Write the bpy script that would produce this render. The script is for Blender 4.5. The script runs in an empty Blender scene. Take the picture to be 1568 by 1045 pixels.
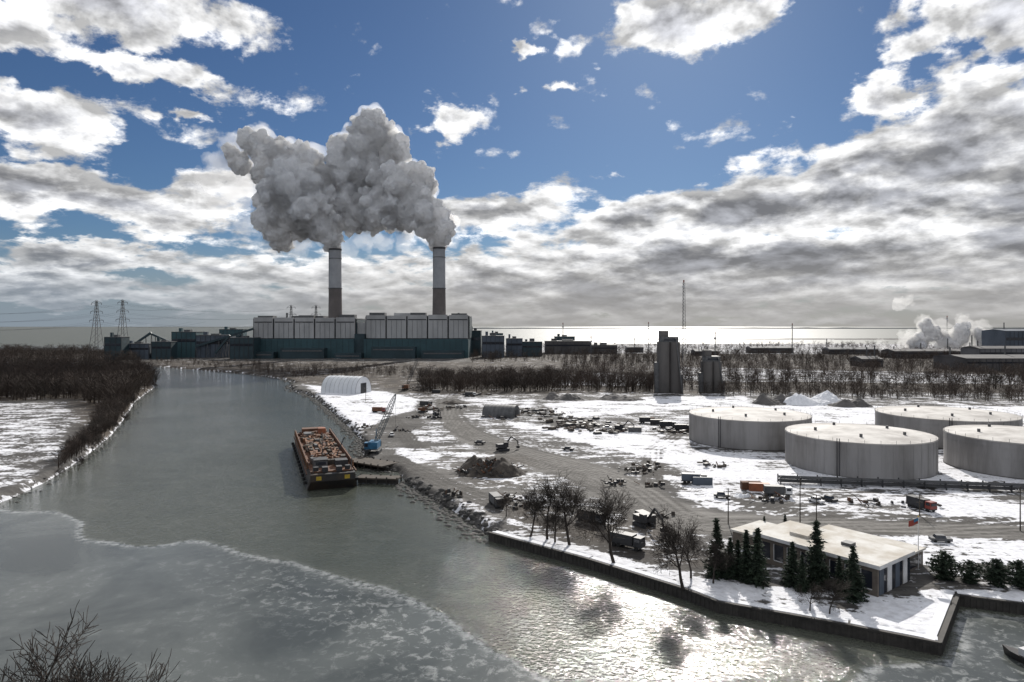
import bpy, bmesh, math, random, time
import numpy as np
from mathutils import Vector, Matrix, noise as mnoise
T0=time.time()
def tick(s): print(s, round(time.time()-T0,1))
random.seed(7); rng=np.random.default_rng(7)
sc=bpy.context.scene
F=1045.0; HC=52.0; LZ=2.0
def site(u,v,z=LZ):
    Y=(HC-z)*F/(v-500.0); return ((u-784.0)*Y/F, Y)
def far(u,Y): return (u-784.0)*Y/F
def zat(v,Y): return HC-(v-500.0)*Y/F
# ---------------- camera
cam=bpy.data.cameras.new("camera"); co=bpy.data.objects.new("camera",cam); sc.collection.objects.link(co)
co.location=(0,0,HC); co.rotation_euler=(math.radians(90),0,0); cam.lens=24; cam.sensor_width=36
cam.shift_y=-22.5/1568; cam.clip_end=200000; cam.clip_start=0.5; sc.camera=co
sc.view_settings.view_transform='Standard'
# ---------------- sun
SE=math.radians(30); SA=math.radians(13)
S=Vector((math.sin(SA)*math.cos(SE),math.cos(SA)*math.cos(SE),math.sin(SE)))
sl=bpy.data.lights.new("sun",'SUN'); sl.energy=5.0; sl.angle=math.radians(0.5); sl.color=(1,0.95,0.88)
so=bpy.data.objects.new("sun",sl); so.rotation_euler=S.to_track_quat('Z','Y').to_euler(); so.location=(0,0,500); sc.collection.objects.link(so)
# ---------------- node helpers
class NT:
    def __init__(s,nt): s.nt=nt; s.n=nt.nodes; s.l=nt.links
    def new(s,t,**k):
        n=s.n.new(t)
        for a,b in k.items(): setattr(n,a,b)
        return n
    def put(s,sock,val):
        if isinstance(val,bpy.types.NodeSocket): s.l.new(val,sock)
        elif val is not None: sock.default_value=val
    def math(s,op,a,b=None,c=None,clamp=False):
        n=s.new('ShaderNodeMath',operation=op); n.use_clamp=clamp
        s.put(n.inputs[0],a)
        if b is not None: s.put(n.inputs[1],b)
        if c is not None: s.put(n.inputs[2],c)
        return n.outputs[0]
    def vmath(s,op,a,b=None,scale=None):
        n=s.new('ShaderNodeVectorMath',operation=op); s.put(n.inputs[0],a)
        if b is not None: s.put(n.inputs[1],b)
        if scale is not None: s.put(n.inputs['Scale'],scale)
        return n.outputs[0]
    def noise(s,vec,scale,detail=5,rough=0.55,dist=0,out='Fac'):
        n=s.new('ShaderNodeTexNoise'); s.put(n.inputs['Vector'],vec); n.inputs['Scale'].default_value=scale
        n.inputs['Detail'].default_value=detail; n.inputs['Roughness'].default_value=rough; n.inputs['Distortion'].default_value=dist
        return n.outputs[out]
    def ramp(s,x,a,b,c=0.0,d=1.0,smooth=True):
        n=s.new('ShaderNodeMapRange'); n.interpolation_type='SMOOTHSTEP' if smooth else 'LINEAR'
        s.put(n.inputs[0],x); n.inputs[1].default_value=a; n.inputs[2].default_value=b; n.inputs[3].default_value=c; n.inputs[4].default_value=d
        return n.outputs[0]
    def mix(s,f,a,b):
        n=s.new('ShaderNodeMix',data_type='RGBA'); s.put(n.inputs[0],f)
        for i,x in ((6,a),(7,b)):
            if isinstance(x,tuple) and len(x)==3: x=(*x,1)
            s.put(n.inputs[i],x)
        return n.outputs[2]
    def comb(s,x,y,z):
        n=s.new('ShaderNodeCombineXYZ'); s.put(n.inputs[0],x); s.put(n.inputs[1],y); s.put(n.inputs[2],z); return n.outputs[0]
    def attr(s,name):
        n=s.new('ShaderNodeAttribute'); n.attribute_name=name; return n.outputs['Fac']
def newmat(name):
    m=bpy.data.materials.new(name); m.use_nodes=True; t=NT(m.node_tree)
    b=m.node_tree.nodes['Principled BSDF']; return m,t,b
def mat(name,c1,c2=None,scale=0.3,rough=0.8,bump=0.0,metal=0.0,stretch=(1,1,1)):
    m,t,b=newmat(name)
    if c2 is None: c2=tuple(x*0.65 for x in c1)
    tc=t.new('ShaderNodeTexCoord').outputs['Object']
    mp=t.new('ShaderNodeMapping'); t.put(mp.inputs[0],tc); mp.inputs['Scale'].default_value=stretch
    n=t.noise(mp.outputs[0],scale,6,0.65)
    f=t.ramp(n,0.35,0.68)
    t.put(b.inputs['Base Color'],t.mix(f,c1,c2)); b.inputs['Roughness'].default_value=rough; b.inputs['Metallic'].default_value=metal
    if bump>0:
        bp=t.new('ShaderNodeBump'); bp.inputs['Strength'].default_value=bump; bp.inputs['Distance'].default_value=0.1
        t.put(bp.inputs['Height'],t.noise(mp.outputs[0],scale*5,4)); t.put(b.inputs['Normal'],bp.outputs[0])
    return m
M={}
M['concrete']=mat('concrete',(0.12,0.113,0.108),(0.075,0.07,0.068),0.05,0.85,stretch=(1,1,0.3))
M['stack_light']=mat('stack_light',(0.38,0.39,0.41),(0.30,0.31,0.33),0.04)
M['stack_dark']=mat('stack_dark',(0.16,0.14,0.135),(0.11,0.10,0.095),0.04)
M['stack_cap']=mat('stack_cap',(0.05,0.05,0.055),rough=0.6)
M['clad']=mat('pale_cladding',(0.44,0.44,0.44),(0.31,0.31,0.31),0.03,0.6,stretch=(1,1,0.4))
M['teal']=mat('teal_cladding',(0.035,0.085,0.10),(0.024,0.06,0.072),0.02,0.6)
M['teal_d']=mat('dark_teal_cladding',(0.024,0.05,0.062),(0.016,0.034,0.042),0.05,0.6)
M['dark']=mat('dark_metal',(0.035,0.036,0.04),(0.02,0.02,0.022),0.5,0.6)
M['steel']=mat('galvanised_steel',(0.11,0.112,0.115),(0.06,0.062,0.065),0.5,0.6)
M['bluegrey']=mat('bluegrey_cladding',(0.08,0.10,0.13),(0.05,0.065,0.085),0.05,0.6)
M['shed']=mat('dull_shed_cladding',(0.10,0.095,0.095),(0.055,0.053,0.055),0.04,0.8)
M['palershed']=mat('pale_shed_cladding',(0.18,0.18,0.19),(0.11,0.11,0.115),0.04,0.8)
M['tank']=mat('tank_paint',(0.31,0.30,0.295),(0.165,0.157,0.15),0.09,0.65,stretch=(1,1,0.15))
M['tankroof']=mat('tank_roof',(0.58,0.56,0.53),(0.30,0.28,0.26),0.07,0.8)
M['snow']=mat('snow',(0.80,0.81,0.84),(0.68,0.69,0.72),0.3,0.9,bump=0.3)
M['rust']=mat('rust',(0.14,0.062,0.032),(0.07,0.036,0.022),0.3,0.85,bump=0.3)
M['cargo']=mat('rusty_cargo',(0.23,0.11,0.055),(0.08,0.044,0.026),0.35,0.9,bump=0.6)
M['hull']=mat('hull_black',(0.022,0.022,0.024),(0.05,0.035,0.025),0.2,0.5)
M['yellow']=mat('yellow_paint',(0.55,0.38,0.04),rough=0.5)
M['blue']=mat('blue_paint',(0.03,0.15,0.28),(0.02,0.09,0.17),0.5,0.5)
M['red']=mat('red_paint',(0.26,0.045,0.03),rough=0.5)
M['orange']=mat('orange_paint',(0.30,0.10,0.045),(0.16,0.06,0.03),0.5,0.6)
M['white']=mat('white_paint',(0.70,0.70,0.70),(0.5,0.5,0.5),0.3,0.5)
M['glass']=mat('window_glass',(0.03,0.035,0.045),(0.02,0.022,0.03),0.3,0.08)
M['rubber']=mat('rubber',(0.02,0.02,0.02),rough=0.9)
M['rock']=mat('riprap_rock',(0.085,0.082,0.078),(0.033,0.032,0.03),0.25,0.9,bump=0.5)
M['bark']=mat('bark',(0.045,0.036,0.03),(0.028,0.022,0.018),2,0.95)
M['twig']=mat('woods_twigs',(0.066,0.048,0.038),(0.034,0.026,0.021),0.03,0.95)
M['pine']=mat('pine_needles',(0.028,0.045,0.024),(0.014,0.024,0.014),0.8,0.9)
M['brick']=mat('tan_brick',(0.17,0.145,0.12),(0.12,0.10,0.085),0.6,0.9)
M['roofm']=mat('pale_flat_roof',(0.44,0.40,0.34),(0.66,0.65,0.62),0.12,0.9)
M['wall']=mat('sheet_pile',(0.05,0.045,0.04),(0.025,0.023,0.02),0.5,0.8)
M['gravelpile']=mat('aggregate',(0.13,0.122,0.118),(0.08,0.076,0.073),0.15,0.95,bump=0.5)
M['scrap']=mat('scrap',(0.085,0.072,0.06),(0.03,0.026,0.024),0.5,0.95,bump=0.8)
M['fabric']=mat('white_fabric',(0.70,0.72,0.74),(0.6,0.62,0.65),0.1,0.6)
M['wood']=mat('timber',(0.09,0.075,0.06),(0.05,0.042,0.035),0.5,0.95)
# ---------------- mesh builder
class MB:
    def __init__(s): s.v=[]; s.f=[]; s.m=[]; s.mats=[]
    def mi(s,k):
        if k not in s.mats: s.mats.append(k)
        return s.mats.index(k)
    def add(s,vs,fs,k):
        o=len(s.v); s.v+= [tuple(p) for p in vs]; i=s.mi(k)
        for f in fs: s.f.append(tuple(o+j for j in f)); s.m.append(i)
    def box(s,c,sz,k,rot=0.0,taper=1.0):
        cx,cy,cz=c; a,b,h=sz[0]/2,sz[1]/2,sz[2]; cr,sr=math.cos(rot),math.sin(rot); vs=[]
        for z,t in ((cz,1),(cz+h,taper)):
            for x,y in ((-a,-b),(a,-b),(a,b),(-a,b)):
                x*=t;y*=t; vs.append((cx+x*cr-y*sr,cy+x*sr+y*cr,z))
        s.add(vs,[(0,3,2,1),(4,5,6,7),(0,1,5,4),(1,2,6,5),(2,3,7,6),(3,0,4,7)],k)
    def bx(s,x0,x1,y0,y1,z0,z1,k): s.box(((x0+x1)/2,(y0+y1)/2,z0),(x1-x0,y1-y0,z1-z0),k)
    def cyl(s,c,r0,r1,h,k,n=24,cap=True,z1r=None):
        vs=[];
        for z,r in ((c[2],r0),(c[2]+h,r1)):
            for i in range(n):
                a=2*math.pi*i/n; vs.append((c[0]+r*math.cos(a),c[1]+r*math.sin(a),z))
        fs=[(i,(i+1)%n,n+(i+1)%n,n+i) for i in range(n)]
        if cap: fs+= [tuple(range(n,2*n)),tuple(range(n-1,-1,-1))]
        s.add(vs,fs,k)
    def beam(s,p,q,r,k,n=4,r2=None):
        p=Vector(p);q=Vector(q);d=(q-p)
        if d.length<1e-6: return
        d.normalize(); up=Vector((0,0,1)) if abs(d.z)<0.9 else Vector((1,0,0))
        a=d.cross(up).normalized(); b=d.cross(a); r2=r if r2 is None else r2; vs=[]
        for c,rr in ((p,r),(q,r2)):
            for i in range(n):
                t=2*math.pi*(i+.5)/n; vs.append(c+a*(rr*math.cos(t))+b*(rr*math.sin(t)))
        fs=[(i,(i+1)%n,n+(i+1)%n,n+i) for i in range(n)]+[tuple(range(n,2*n)),tuple(range(n-1,-1,-1))]
        s.add(vs,fs,k)
    def obj(s,name,loc=(0,0,0),rot=0,smooth=False):
        me=bpy.data.meshes.new(name); me.from_pydata(s.v,[],s.f)
        for k in s.mats: me.materials.append(M[k])
        me.polygons.foreach_set('material_index',s.m)
        if smooth: me.polygons.foreach_set('use_smooth',[True]*len(s.f))
        bm=bmesh.new(); bm.from_mesh(me); bmesh.ops.recalc_face_normals(bm,faces=bm.faces); bm.to_mesh(me); bm.free()
        me.update(); o=bpy.data.objects.new(name,me); o.location=loc; o.rotation_euler=(0,0,rot); sc.collection.objects.link(o); return o
def fastmesh(name,V,Fc,mk,link=True):
    me=bpy.data.meshes.new(name); V=np.asarray(V,dtype=np.float32); Fc=np.asarray(Fc,dtype=np.int32); k=Fc.shape[1]
    me.vertices.add(len(V)); me.vertices.foreach_set('co',V.ravel()); me.loops.add(Fc.size); me.loops.foreach_set('vertex_index',Fc.ravel())
    me.polygons.add(len(Fc)); me.polygons.foreach_set('loop_start',np.arange(0,Fc.size,k,dtype=np.int32))
    me.materials.append(M[mk] if isinstance(mk,str) else mk); me.update(calc_edges=True)
    if not link: return me
    o=bpy.data.objects.new(name,me); sc.collection.objects.link(o); return o
# ---------------- polygons and distances
def segdist(X,Y,pts,closed=True):
    d=np.full(X.shape,1e9); n=len(pts)
    for i in range(n if closed else n-1):
        ax,ay=pts[i]; bx,by=pts[(i+1)%n]; dx,dy=bx-ax,by-ay; L=dx*dx+dy*dy+1e-9
        t=np.clip(((X-ax)*dx+(Y-ay)*dy)/L,0,1); d=np.minimum(d,np.hypot(X-ax-t*dx,Y-ay-t*dy))
    return d
def inside(X,Y,pts):
    r=np.zeros(X.shape,bool); n=len(pts)
    for i in range(n):
        ax,ay=pts[i]; bx,by=pts[(i+1)%n]
        if ay==by: continue
        c=((ay>Y)!=(by>Y))&(X<(bx-ax)*(Y-ay)/(by-ay)+ax); r^=c
    return r
def sdp(X,Y,pts): d=segdist(X,Y,pts); return np.where(inside(X,Y,pts),d,-d)
wt=lambda L:[site(u,v,0.0) for u,v in L]
ld=lambda L:[site(u,v,LZ) for u,v in L]
seawall=wt([(2300,1015),(1700,957),(1568,941),(1466,927),(1438,1003),(1300,975),(1100,938),(1050,918),(900,870),(750,828)])
rip=wt([(750,828),(735,818),(700,795),(672,775),(640,757),(614,741),(602,724),(556,714),(548,692),(552,680),(530,655),(505,632),(482,612),(462,603),(447,600),(440,592),(452,588),(430,581),(380,574),(330,569.5),(290,566),(240,562),(150,557),(-300,553)])
lbank=wt([(-300,560),(150,563),(222,569),(238,579),(245,590),(228,603),(212,615),(197,640),(176,668),(150,690),(120,712),(80,738),(30,762),(-20,782),(-100,815),(-260,860)])
main=seawall+rip[1:]+lbank+[(-700,150),(-3500,400),(-3500,1480),(-900,1480),(-300,1800),(300,1950),(1500,1950),(4500,2050),(4500,60),(400,60)]
near=[(-300,20),(-300,95),(-70,74),(-30,62),(-10,20)]
spit=[(far(900,2700),2720),(far(1100,2700),2690),(far(1350,2700),2650),(far(1700,2700),2600),(far(1700,2900),2900),(far(1200,2800),2800),(far(950,2750),2745)]
def landz(X,Y):
    d=np.maximum(np.maximum(sdp(X,Y,main),sdp(X,Y,near)),sdp(X,Y,spit))
    dw=segdist(X,Y,seawall,False); isw=dw<np.abs(d)+0.6
    t=np.where(isw,np.clip((d-1.0)/0.6,0,1),np.clip((d+0.5)/5.0,0,1)); t=t*t*(3-2*t)
    return -1.6+t*(LZ+1.6),d
ys=[40.0]
while ys[-1]<3300: ys.append(ys[-1]*1.008)
ys=np.array(ys); us=np.linspace(-1.05,1.05,700)
YY,UU=np.meshgrid(ys,us,indexing='ij'); XX=UU*YY; X=XX.ravel(); Y=YY.ravel()
Z,D=landz(X,Y)
und=np.zeros_like(X)
for s_,a_ in ((0.06,0.18),(0.15,0.1),(0.4,0.05)):
    und+=a_*np.sin(X*s_+1.3*np.sin(Y*s_*0.7))*np.cos(Y*s_*1.1+np.sin(X*s_*0.6))
Z=Z+np.where(D>6,und,und*np.clip(D/6,0,1))
def region(polys,soft=0.012):
    r=np.zeros_like(X)
    for P,w in polys:
        d=sdp(X,Y,ld(P))/(soft*Y); r=np.maximum(r,w*np.clip(d*0.5+0.5,0,1))
    return r
snowP=[([(462,588),(500,592),(600,600),(648,612),(640,628),(600,640),(568,655),(545,668),(520,640),(490,615)],0.82),
 ([(820,618),(1000,607),(1150,606),(1160,622),(1000,632),(860,642)],0.76),
 ([(1150,620),(1568,622),(1700,640),(1568,650),(1240,650),(1060,645)],0.78),
 ([(800,655),(900,655),(1010,668),(1060,690),(1190,720),(1300,740),(1170,748),(1060,725),(960,695),(860,672)],0.86),
 ([(1000,665),(1060,660),(1060,700),(1000,690)],0.74),
 ([(1040,690),(1568,700),(1800,745),(1568,752),(1200,745),(1100,725)],0.73),
 ([(1000,722),(1090,735),(1150,775),(1120,785),(1040,765)],0.84),
 ([(1400,760),(1568,770),(1800,775),(1800,815),(1500,795),(1410,790)],0.83),
 ([(1180,745),(1400,758),(1400,772),(1200,768)],0.64),
 ([(1040,755),(1300,772),(1568,790),(1700,800),(1700,812),(1400,802),(1100,785)],0.58),
 ([(755,822),(830,818),(1000,862),(1110,888),(1330,905),(1470,915),(1440,998),(1100,932),(900,866)],0.84),
 ([(1290,815),(1568,822),(1900,835),(1900,880),(1568,870),(1400,868)],0.76),
 ([(1400,900),(1568,905),(1900,915),(1900,960),(1568,938),(1400,930)],0.85),
 ([(600,685),(650,684),(690,700),(640,712),(605,700)],0.76),
 ([(690,606),(830,612),(820,628),(700,620)],0.66),([(760,640),(850,650),(860,665),(780,655)],0.70),([(620,655),(680,660),(690,676),(620,676)],0.62),
 ([(830,575),(930,570),(1000,580),(990,592),(850,590)],0.8),
 ([(560,560),(840,566),(840,572),(560,572)],0.5),
 ([(740,528),(1568,526),(1800,530),(1700,545),(1000,542),(760,540)],0.6),
 ([(1000,560),(1600,575),(1600,590),(1040,584)],0.6),
 ([(-300,622),(110,615),(125,640),(95,705),(60,728),(0,752),(-300,820)],0.55)]
snow=region(snowP)
yard=region([([(600,600),(1800,600),(1800,1000),(700,830)],0.495)],0.03)
east=region([([(980,640),(1800,640),(1800,830),(1180,810),(1060,760)],0.59)],0.03)
snow=np.maximum(np.maximum(snow,yard),east); snow=np.maximum(snow,0.30)
roadP=[([(672,612),(695,615),(700,640),(730,660),(800,685),(880,703),(950,722),(1010,752),(1060,785),(1000,800),(940,755),(860,728),(770,700),(700,672),(678,645)],1.0),
 ([(1000,760),(1100,785),(1400,800),(1800,812),(1800,835),(1400,818),(1250,812),(1100,815),(1000,820)],1.0),
 ([(620,690),(700,680),(800,710),(900,740),(1000,780),(1010,830),(900,820),(740,790),(660,745)],0.42)]
road=region(roadP,0.008)
snow=np.where(road>0.45,np.minimum(snow,0.50-0.36*road),snow)
rut=np.zeros_like(X)
for line,offs in (([(686,612),(688,632),(697,650),(720,664),(780,686),(860,708),(930,730),(980,755),(1020,785),(1060,800),(1150,806),(1400,810),(1800,824)],(1.2,3.6,6.5)),([(690,640),(715,668),(790,700),(880,728),(950,765),(1000,810)],(1.0,3.2)),([(1010,725),(1100,765),(1250,790),(1568,800)],(1,3.4)),([(700,600),(900,612),(1100,600)],(1.5,)),([(600,700),(680,740),(800,790),(960,830)],(1.1,3.3)),([(1050,655),(1000,690),(1000,740)],(1.1,3.0)),([(560,612),(600,640),(640,690),(700,690)],(1.1,3.0))):
    d_=segdist(X,Y,ld(line),False)
    for of in offs: rut=np.maximum(rut,np.exp(-((d_-of)/(0.45+0.0016*Y))**2))
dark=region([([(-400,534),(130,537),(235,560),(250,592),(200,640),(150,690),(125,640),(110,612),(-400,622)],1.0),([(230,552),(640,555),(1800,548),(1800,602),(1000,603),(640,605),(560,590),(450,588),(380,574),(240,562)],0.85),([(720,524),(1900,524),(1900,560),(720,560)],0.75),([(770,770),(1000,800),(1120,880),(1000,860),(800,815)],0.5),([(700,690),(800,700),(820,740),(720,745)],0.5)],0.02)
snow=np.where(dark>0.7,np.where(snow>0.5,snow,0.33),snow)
rim=np.clip(1-np.abs(D-1.6)/2.2,0,1)
lmask=(X<-60)|(Y>330)
snow=np.maximum(snow,np.where(lmask,rim*0.8,rim*0.5)*(D>0))
n0,n1=YY.shape
idx=np.arange(n0*n1).reshape(n0,n1)
Fq=np.stack([idx[:-1,:-1],idx[:-1,1:],idx[1:,1:],idx[1:,:-1]],-1).reshape(-1,4)
gm,t,b=newmat('ground_mat')
pos=t.new('ShaderNodeNewGeometry').outputs['Position']
nA=t.noise(pos,0.07,7,0.62); nB=t.noise(pos,0.6,5,0.6)
def strk(rot,sc_,ns,dist):
    mp=t.new('ShaderNodeMapping'); t.put(mp.inputs[0],pos); mp.inputs['Scale'].default_value=sc_; mp.inputs['Rotation'].default_value=(0,0,rot)
    return t.noise(mp.outputs[0],ns,6,0.7,dist)
nD=strk(0.5,(0.3,1,1),0.16,1.2); nE=strk(-0.75,(0.08,1,1),0.45,0.8)
g1=t.mix(t.ramp(nA,0.3,0.7),(0.050,0.047,0.045),(0.125,0.119,0.112)); g1=t.mix(t.math('MULTIPLY',t.ramp(nB,0.4,0.75),0.5),g1,(0.038,0.036,0.035))
g1=t.mix(t.math('MULTIPLY',t.ramp(nE,0.5,0.64),0.4),g1,(0.155,0.148,0.138))
rd=t.mix(t.ramp(nE,0.38,0.6),(0.15,0.143,0.134),(0.25,0.24,0.225))
g1=t.mix(t.math('MULTIPLY',t.attr('road'),0.95,clamp=True),g1,rd)
ru=t.math('MULTIPLY',t.attr('rut'),t.ramp(nB,0.3,0.55,0.3,0.85))
g1=t.mix(ru,g1,(0.045,0.041,0.037))
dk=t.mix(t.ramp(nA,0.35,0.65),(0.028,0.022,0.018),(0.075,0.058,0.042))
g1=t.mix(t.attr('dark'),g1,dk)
sn=t.mix(t.ramp(nB,0.35,0.8),(0.80,0.81,0.85),(0.56,0.56,0.58))
nn=t.math('ADD',t.math('MULTIPLY',nD,0.6),t.math('ADD',t.math('MULTIPLY',nA,0.45),t.math('MULTIPLY',nB,0.4)))
sf=t.math('ADD',t.attr('snow'),t.math('MULTIPLY',t.math('SUBTRACT',nn,0.725),2.5)); sf=t.math('SUBTRACT',sf,t.math('MULTIPLY',ru,0.3))
sf=t.ramp(sf,0.53,0.68)
t.put(b.inputs['Base Color'],t.mix(sf,g1,sn)); b.inputs['Roughness'].default_value=0.92; b.inputs['Specular IOR Level'].default_value=0.2
bp=t.new('ShaderNodeBump'); bp.inputs['Strength'].default_value=0.8; bp.inputs['Distance'].default_value=0.5
t.put(bp.inputs['Height'],t.math('ADD',nB,t.math('MULTIPLY',nA,1.5))); t.put(b.inputs['Normal'],bp.outputs[0])
go=fastmesh('ground',np.stack([X,Y,Z],-1),Fq,gm)
for nme,arr in (('snow',snow),('road',road),('dark',dark),('rut',rut)):
    a=go.data.attributes.new(nme,'FLOAT','POINT'); a.data.foreach_set('value',arr.astype(np.float32))
go.data.polygons.foreach_set('use_smooth',[True]*len(go.data.polygons))
tick('ground')
# ---------------- water
ys=[30.0]
while ys[-1]<90000: ys.append(ys[-1]*(1.01 if ys[-1]<400 else 1.06))
ys=np.array(ys); us=np.linspace(-1.3,1.3,420)
YY,UU=np.meshgrid(ys,us,indexing='ij'); XW=(UU*YY).ravel(); YW=YY.ravel()
iceP=wt([(-600,790),(0,783),(90,783),(135,800),(150,822),(200,838),(290,832),(350,838),(410,856),(520,888),(600,912),(690,940),(730,965),(800,1010),(850,1045),(950,1150),(0,1500),(-900,1400)])
wob=6*np.sin(XW*0.09+2*np.sin(YW*0.05))*np.cos(YW*0.11)+2.2*np.sin(XW*0.35+YW*0.21)
di=sdp(XW,YW,iceP)+wob*0.35
basin=wt([(1445,1010),(1474,935),(1568,950),(2300,1030),(2300,1300),(1300,1060),(1330,1020)])
db=sdp(XW,YW,basin)+wob*0.2
d=np.maximum(di,db); ice=np.clip(d/3+0.5,0,1); icerim=np.exp(-((d-0.7)/1.0)**2)
band=np.exp(-((d-9)/11)**2)*np.clip((XW+75)/40,0,1)
n0,n1=YY.shape; idx=np.arange(n0*n1).reshape(n0,n1)
Fq=np.stack([idx[:-1,:-1],idx[:-1,1:],idx[1:,1:],idx[1:,:-1]],-1).reshape(-1,4)
V=np.stack([XW,YW,np.zeros_like(XW)],-1); o=len(V); E=1.3*ys[-1]
V=np.vstack([V,[[-39,30,0],[39,30,0],[E,ys[-1],0],[E,30,0],[E,-9e4,0],[-E,-9e4,0],[-E,30,0],[-E,ys[-1],0]]])
Fq=np.vstack([Fq,[[o+5,o+4,o+3,o+6]]])
wm,t,b=newmat('water_mat')
pos=t.new('ShaderNodeNewGeometry').outputs['Position']; sp=t.new('ShaderNodeSeparateXYZ'); t.put(sp.inputs[0],pos)
mp=t.new('ShaderNodeMapping'); t.put(mp.inputs[0],pos); mp.inputs['Rotation'].default_value=(0,0,0.35); mp.inputs['Scale'].default_value=(1,1.3,1)
w1=t.noise(mp.outputs[0],1.0,3,0.6,0.5); w2=t.noise(pos,0.02,4,0.5)
w3=t.noise(mp.outputs[0],0.12,5,0.65,1.0)
ia=t.attr('ice'); ir=t.attr('icerim'); bd=t.attr('band')
im=t.noise(pos,0.45,7,0.72,0.5); im2=t.noise(pos,0.035,5,0.6,0.5)
wc=t.mix(t.ramp(w2,0.35,0.65),(0.062,0.069,0.055),(0.080,0.086,0.070)); wc=t.mix(t.math('MULTIPLY',t.ramp(w3,0.42,0.7),0.35),wc,(0.13,0.135,0.115))
icol=t.mix(t.ramp(im2,0.35,0.62),(0.056,0.063,0.060),(0.105,0.114,0.108))
floe=t.math('MULTIPLY',t.ramp(im,0.50,0.64),t.math('ADD',t.math('MULTIPLY',bd,0.85),t.math('MULTIPLY',t.ramp(im2,0.45,0.62),0.3))); icol=t.mix(t.math('MULTIPLY',floe,0.75),icol,(0.34,0.35,0.34))
edge=t.math('ADD',ia,t.math('MULTIPLY',t.math('SUBTRACT',t.noise(pos,0.5,5,0.7),0.5),1.1)); edge=t.ramp(edge,0.42,0.58)
col=t.mix(edge,wc,icol)
rimf=t.math('MULTIPLY',ir,t.ramp(t.noise(pos,0.5,6,0.75),0.42,0.58)); col=t.mix(t.math('MULTIPLY',rimf,0.7),col,(0.42,0.43,0.42))
lake=t.ramp(sp.outputs[1],1300,2000)
t.put(b.inputs['Base Color'],col); b.inputs['IOR'].default_value=1.33
r=t.math('ADD',0.06,t.math('MULTIPLY',lake,0.43)); r=t.math('ADD',r,t.math('MULTIPLY',edge,0.18)); t.put(b.inputs['Roughness'],r)
bp=t.new('ShaderNodeBump'); bp.inputs['Distance'].default_value=0.30
gust=t.ramp(t.noise(pos,0.014,4,0.5),0.35,0.65,0.75,1.0)
t.put(bp.inputs['Strength'],t.math('MULTIPLY',t.math('SUBTRACT',1.0,t.math('MULTIPLY',edge,0.9)),gust))
t.put(bp.inputs['Height'],w1); t.put(b.inputs['Normal'],bp.outputs[0])
wo=fastmesh('water',V,Fq,wm)
for nme,arr in (('ice',ice),('icerim',icerim),('band',band)):
    a=wo.data.attributes.new(nme,'FLOAT','POINT'); arr=np.concatenate([arr,np.zeros(8)]); a.data.foreach_set('value',arr.astype(np.float32))
mb=MB(); xs=np.linspace(far(690,15000),far(2300,15000),60)
vs=[];fs=[]
for i,x in enumerate(xs):
    h=14+14*random.random(); vs+=[(x,15000,0),(x,15000,h),(x,15800,0)]
    if i: k=3*i; fs+=[(k-3,k,k+1,k-2),(k-2,k+1,k+2,k-1)]
M['shore']=mat('distant_shore',(0.10,0.12,0.15),(0.08,0.10,0.13),0.001); mb.add(vs,fs,'shore'); mb.obj('distant_shore')
# ---------------- world
w=bpy.data.worlds.new("World"); sc.world=w; w.use_nodes=True; t=NT(w.node_tree); bg=w.node_tree.nodes['Background']
sky=t.new('ShaderNodeTexSky',sky_type='NISHITA'); sky.sun_disc=False; sky.sun_elevation=SE; sky.sun_rotation=SA; sky.air_density=1.0; sky.dust_density=0.3; sky.ozone_density=2.0; sky.altitude=100
g=t.new('ShaderNodeTexCoord').outputs['Generated']; sp=t.new('ShaderNodeSeparateXYZ'); t.put(sp.inputs[0],g); x,y,z=sp.outputs
az=t.math('ARCTAN2',x,y); hh=t.math('SQRT',t.math('ADD',t.math('MULTIPLY',x,x),t.math('MULTIPLY',y,y)))
el=t.math('MINIMUM',t.math('MAXIMUM',t.math('DIVIDE',z,t.math('MAXIMUM',hh,0.001)),0.0),3.0)
aaz=t.math('ABSOLUTE',az)
P=t.comb(az,el,0.0)
q=t.comb(t.math('MULTIPLY',az,3.6),t.math('MULTIPLY',t.math('LOGARITHM',t.math('ADD',el,0.19),math.e),2.75),0.0)
wn=t.noise(q,3.0,5,0.62,out='Color'); wv=t.vmath('MULTIPLY',t.vmath('SUBTRACT',wn,(0.5,0.5,0.5)),(0.17,0.09,0.0)); Pw=t.vmath('ADD',P,wv)
blobs=[(190,0,330,68,0,1),(-60,20,260,55,0,1),(235,112,250,36,-9,.9),(70,190,150,72,0,1),(50,285,230,46,0,1),(215,325,240,52,-6,.9),(340,290,110,50,0,.75),(130,392,240,34,0,1),(60,440,260,30,0,.9),
 (1040,38,185,66,0,1),(1540,20,200,80,0,1.1),(685,190,78,30,0,.8),(842,140,58,20,0,.75),(812,72,42,16,0,.7),(1360,150,90,45,0,.8),
 (1430,250,470,125,14,1.1),(1130,325,440,75,6,1),(1150,400,640,95,0,1.1),(770,325,180,45,5,.85),(1600,330,460,220,0,1.1),(480,440,420,70,0,.8),(900,450,700,70,0,1),(300,185,50,14,0,.6),(-500,200,500,200,0,1),(2300,200,500,250,0,1)]
cov=None
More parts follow.
